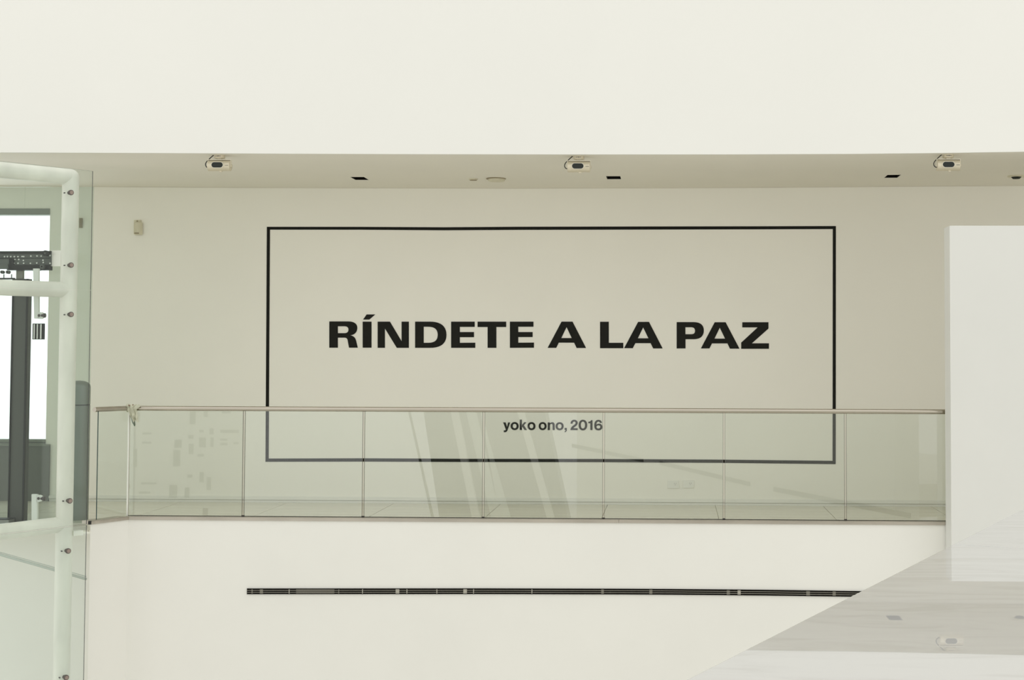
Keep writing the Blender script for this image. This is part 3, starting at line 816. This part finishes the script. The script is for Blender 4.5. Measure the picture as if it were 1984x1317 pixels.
# striped marking plate
Yp = 12.9
a = onY(62.5, 657.5, Yp); b = onY(87, 626.5, Yp)
sp = MB().box((a.x, Yp, a.z), (b.x, Yp + .004, b.z)).build('marking_plate', 'dark', sft)
sp['label'] = 'dark square plate with three grey upright stripes'
for (u0, u1) in ((.10, .19), (.36, .44), (.64, .74)):
    w_ = b.x - a.x
    sub(MB().box((a.x + u0 * w_, Yp - .003, a.z + .006), (a.x + u1 * w_, Yp, b.z - .006)), 'stripe', 'bracket', sp, Vector(sft['org']))

# lift door gear behind the frame
YG = 13.35
dg = thing('door_operator', onY(50, 541, YG), 'dark steel lift door operator beam with rollers and rivets behind the glass shaft', 'door gear')
def gbox(x0, y0, x1, y1, dy0, dy1, nm, mt, y0r=None, **k):
    """box seen at px rectangle; y0r = py of the top at right end"""
    a = onY(x0, y1, YG + dy0); b = onY(x1, y0 if y0r is None else y0r, YG + dy0); c_ = onY(x0, y0, YG + dy0); e = onY(x1, y1, YG + dy0)
    return MB().ext([a, e, b, c_], (0, dy1 - dy0, 0)).build(nm, mt, dg, **k)
gbox(-330, 488, 98.5, 514, 0, .05, 'beam_plate', 'gear', 486)
gbox(-330, 499.6, 97, 500.6, -.003, 0, 'beam_seam', 'dark')
gbox(-330, 488, 98, 491, -.012, 0, 'top_flange', 'dark', 486)
gbox(13, 513, 95.5, 523, -.01, .06, 'drive_bar', 'dark')
gbox(-330, 502, 17, 512, -.03, 0, 'hanger_plate', 'gear')
gbox(-30, 511, 15, 521, -.035, -.01, 'hanger_plate', 'gear')
gbox(16, 501, 26, 513, -.02, 0, 'motor_block', 'dark')
gbox(-330, 538, 28, 541.3, -.02, 0, 'lower_bar', 'dark')
gbox(-30, 531, -4, 533, -.02, 0, 'lower_bar', 'dark')
for (cx_, cy_, rr_, mt) in ((88, 490.5, .026, 'dark'), (81.5, 516.5, .020, 'gear'), (15, 527, .016, 'gear'), (4, 527, .015, 'gear')):
    c_ = onY(cx_, cy_, YG - .045)
    w = MB().tube([c_ + Vector((0, -.008, 0)), c_ + Vector((0, .028, 0))], rr_, 24).build('roller', mt, dg, smooth=40)
    sub(MB().tube([c_ + Vector((0, -.012, 0)), c_ + Vector((0, -.008, 0))], rr_ * .35, 12), 'roller_hub', 'slotdark' if mt == 'gear' else 'gear', w, Vector(dg['org']), smooth=40)
for cx_ in (7.5, 22.5):
    c_ = onY(cx_, 534.5, YG - .01); MB().tube([c_ + Vector((0, 0, .016)), c_ - Vector((0, 0, .016))], .005, 10).build('hanger_rod', 'gear', dg)
riv = [(9, 497), (14.5, 497), (21, 497), (28, 497), (35, 497), (43, 496.8), (46, 497), (60, 496), (72, 495.8), (80, 496), (97, 495), (27, 510), (35, 510), (46, 510), (59, 510), (71.5, 509.5), (84, 508.5), (97, 510), (45.5, 504.5), (83.5, 504), (29, 502.5), (36.5, 502.5)]
me0 = None
for (cx_, cy_) in riv:
    c_ = onY(cx_, cy_, YG)
    if me0 is None:
        o = MB().tube([(0, -.006, 0), (0, 0, 0)], [.0055, .0075], 10).build('rivet', 'bracket', None, smooth=40); me0 = o.data
    else:
        o = bpy.data.objects.new('rivet', me0); COL.objects.link(o)
    o.parent = dg; o.location = c_ - Vector(dg['org'])
# pale mounting plate between beam and frame
a = onY(98.5, 515.5, YG + .02); b = onY(126, 485, YG + .02)
MB().box((a.x, a.y, a.z), (b.x, a.y + .03, b.z)).build('mounting_plate', 'outlet', dg)
# cable under the beam
MB().tube([onY(18, 525.2, YG - .02), onY(80, 524.2, YG - .02)], .0015, 6).build('cable', 'dark', dg)

# door post and sill of the landing
t = thing('door_post', (onY(38, 1003, 13.45).x, 13.45, 0), 'dark grey upright lift door post in front of the bright window', 'post')
a = onY(25, 540, 13.45); b = onY(55, 540, 13.45)
MB().box((a.x, 13.45, 0.0), (b.x, 13.53, a.z)).build('post_body', 'post', t)
MB().box((b.x - .012, 13.437, 0.0), (b.x + .004, 13.45, a.z)).build('post_edge', 'dark', t)
MB().box((a.x, 13.437, 0.0), (a.x + .01, 13.45, a.z)).build('post_edge', 'dark', t)
a2 = onY(30.5, 520, 13.45); b2 = onY(43, 520, 13.45)
MB().box((a2.x, 13.46, a.z), (b2.x, 13.50, a2.z)).build('post_neck', 'post_light', t)
t = thing('door_sill', (onY(0, 1003, 13.3).x, 13.3, 0), 'low grey metal sill rail on the landing floor at the far left edge', 'sill')
a = onY(-300, 990, 13.35); b = onY(22, 990, 13.35)
MB().box((a.x, 13.30, 0), (b.x, 13.42, .06)).build('sill_bar', 'bin', t)
MB().box((a.x, 13.29, .06), (b.x, 13.43, .066)).build('sill_lip', 'dark', t)
t = thing('rear_tint_glass', (onY(60, 900, 13.62).x, 13.62, 0), 'pair of tinted glass panes added behind the dark post to darken the wall beyond', 'door')  # tinted panes added to darken the wall seen through the shaft
YD = 13.62; zt_ = onY(60, 362, YD).z
for (xa, xb) in ((-330, 39), (39.6, 173.5)):
    a = onY(xa, 800, YD); b = onY(xb, 800, YD)
    MB().add([(a.x, YD, 0), (b.x, YD, 0), (b.x, YD, zt_), (a.x, YD, zt_), (a.x, YD + .012, 0), (b.x, YD + .012, 0), (b.x, YD + .012, zt_), (a.x, YD + .012, zt_)],
             [(0, 1, 2, 3), (4, 5, 6, 7), (0, 1, 5, 4), (1, 2, 6, 5), (2, 3, 7, 6), (3, 0, 4, 7)]).build('tint_pane', 'glass_rear', t)
# round steel bin behind the upright
p = onY(150, 900, 13.9)
t = thing('steel_bin', (p.x, 13.9, 0), 'tall slim satin steel cylinder with domed top behind the shaft upright', 'bin')
R_ = 22.0 / F * 13.9; zt_ = onY(150, 737, 13.9).z; zb_ = onY(150, 783, 13.9).z
MB().tube([(p.x, 13.9, 0), (p.x, 13.9, zb_ - .01)], R_, 32).build('bin_body', 'bin', t, smooth=50)
MB().tube([(p.x, 13.9, zb_ - .01), (p.x, 13.9, zb_)], R_ * .96, 32).build('bin_groove', 'dark', t, smooth=50)
pr = [(zb_, R_), (zt_ - .06, R_)] + [(zt_ - .06 + .06 * math.sin(math.pi / 2 * k / 6), max(.004, R_ * math.cos(math.pi / 2 * k / 6) ** .8)) for k in range(1, 7)]
MB().tube([(p.x, 13.9, z) for z, _ in pr], [q for _, q in pr], 32).build('bin_dome', 'bin', t, smooth=50)

# ------------------------------------------------------------------ polished marble coping close to the camera
ZM = HC - 90.0 * YB / F
m1 = onZ(1330, 1317, ZM); m2 = onZ(1840, 1058, ZM)
md = (m2 - m1); md.z = 0; md.normalize()
mn = Vector((md.y, -md.x, 0))                    # inwards, to the camera's side
cop = thing('marble_coping', m1 + md * .5 + mn * .3 - Vector((0, 0, 1.2)), 'polished white marble coping with grey veins crossing the lower right corner close up', 'coping')
j1 = onZ(1853, 1055, ZM); tj = (j1 - m1).dot(md)
wd_ = 0.72
for (ta, tb) in ((tj - 5.2, tj - 2.604), (tj - 2.6, tj - .0015), (tj + .0015, tj + 2.6), (tj + 2.604, tj + 5.2)):
    q = [m1 + md * ta, m1 + md * tb, m1 + md * tb + mn * wd_, m1 + md * ta + mn * wd_]
    q = [Vector((p.x, p.y, ZM - .03)) for p in q]
    mb = MB().ext(q, (0, 0, .03)); mb.build('marble_slab', 'marble', cop, bevel=.0012)
FO = .012                                        # facade face set back under the slab nosing
q = [m1 + md * (tj - 6.2) + mn * FO, m1 + md * (tj + 5.2) + mn * FO, m1 + md * (tj + 5.2) + mn * .35, m1 + md * (tj - 6.2) + mn * .35]
struct(MB().ext([Vector((p.x, p.y, -1.9)) for p in q], (0, 0, ZM - .0305 + 1.9)).build('wall_near', 'fascia'))
q = [m1 + md * (tj - 6.2) + mn * .352, m1 + md * (tj + 5.2) + mn * .352, m1 + md * (tj + 5.2) + mn * 3.5, m1 + md * (tj - 6.2) + mn * 3.5]
struct(MB().ext([Vector((p.x, p.y, -.4)) for p in q], (0, 0, .4)).build('floor.002', 'tile'))
# dark slot vents on the near facade, mirrored in the balustrade glass
def mir_face(px_, py_, off):
    v = ray(px_, py_); o_ = Vector((0, 2 * YB, HC)); v = Vector((v.x, -v.y, v.z))
    p0 = m1 + mn * (FO - off)
    return o_ + v * ((p0 - o_).dot(mn) / v.dot(mn))
fv = thing('facade_vent', mir_face(1350, 916, 0), 'dashed dark slot vent on the near facade, mirrored as slanted grey dashes in the glass', 'air vent')
for pxs in ([(1107, 860), (1245, 889), (1245, 896), (1107, 867)], [(1278, 894), (1453, 935), (1453, 943), (1278, 901)], [(1499, 944), (1766, 996), (1766, 1006), (1499, 953)]):
    MB().ext([mir_face(x, y, 0.012) for x, y in pxs], mn * .011).build('vent_slot', 'underpanel', fv)

# ------------------------------------------------------------------ escalator behind the camera (mirrored in the glass)
DE = 5.5
esc = thing('escalator', mir(930, 1003, DE), 'grey escalator rising through the hall, seen only as slanted streaks mirrored in the glass', 'escalator')
def mpoly(pxs, D, th, nm, mt):
    MB().ext([mir(x, y, D) for x, y in pxs], (0, -th, 0)).build(nm, mt, esc)
mpoly([(815, 770), (1048, 770), (1108, 1045), (856, 1045)], DE + .4, .8, 'truss', 'underpanel')
mpoly([(866, 770), (879, 770), (936, 1045), (921, 1045)], DE, .2, 'side_skirt', 'parapet')
mpoly([(993, 770), (1005, 770), (1084, 1045), (1070, 1045)], DE, .2, 'side_skirt', 'parapet')
mpoly([(895, 770), (915, 770), (978, 1045), (960, 1045)], DE + .2, .05, 'glass_side', 'bracket')
mpoly([(925, 770), (945, 850), (1000, 1045), (975, 1045)], DE + .2, .05, 'glass_side', 'bracket')
mpoly([(783, 770), (787, 770), (848, 1045), (843, 1045)], DE, .05, 'handrail_edge', 'underpanel')
# ------------------------------------------------------------------ printed board behind the camera (mirrored faintly at the left)
DBD = 8.0
a = mir(258, 745, DBD); b = mir(466, 1060, DBD)
bd = thing('display_board', ((a.x + b.x) / 2, -DBD, b.z), 'white board of pale grey print, mirrored faintly in the left glass panes', 'display board')
MB().box((a.x, -DBD - .05, b.z), (b.x, -DBD, a.z)).build('board', 'parapet', bd)
for (x0, y0, x1, y1) in ((365, 797, 376, 822), (392, 797, 400, 808), (427, 797, 444, 801), (273, 838, 290, 842), (335, 852, 349, 868), (333, 872, 346, 904), (362, 843, 372, 850),
                         (383, 833, 392, 838), (363, 860, 372, 880), (383, 848, 396, 867), (403, 830, 411, 842), (405, 848, 411, 866), (424, 833, 460, 839), (424, 850, 438, 854), (424, 858, 438, 863), (450, 857, 460, 861),
                         (380, 880, 392, 885), (255, 870, 262, 905), (272, 856, 290, 860), (360, 920, 370, 926), (384, 915, 392, 935), (398, 925, 406, 950), (355, 945, 364, 965), (325, 940, 340, 965), (270, 935, 300, 939), (266, 953, 288, 957), (390, 985, 400, 1000)):
    a = mir(x0, y0, DBD); b = mir(x1, y1, DBD)
    MB().box((a.x, -DBD, b.z), (b.x, -DBD + .004, a.z)).build('print_block', 'underpanel', bd)
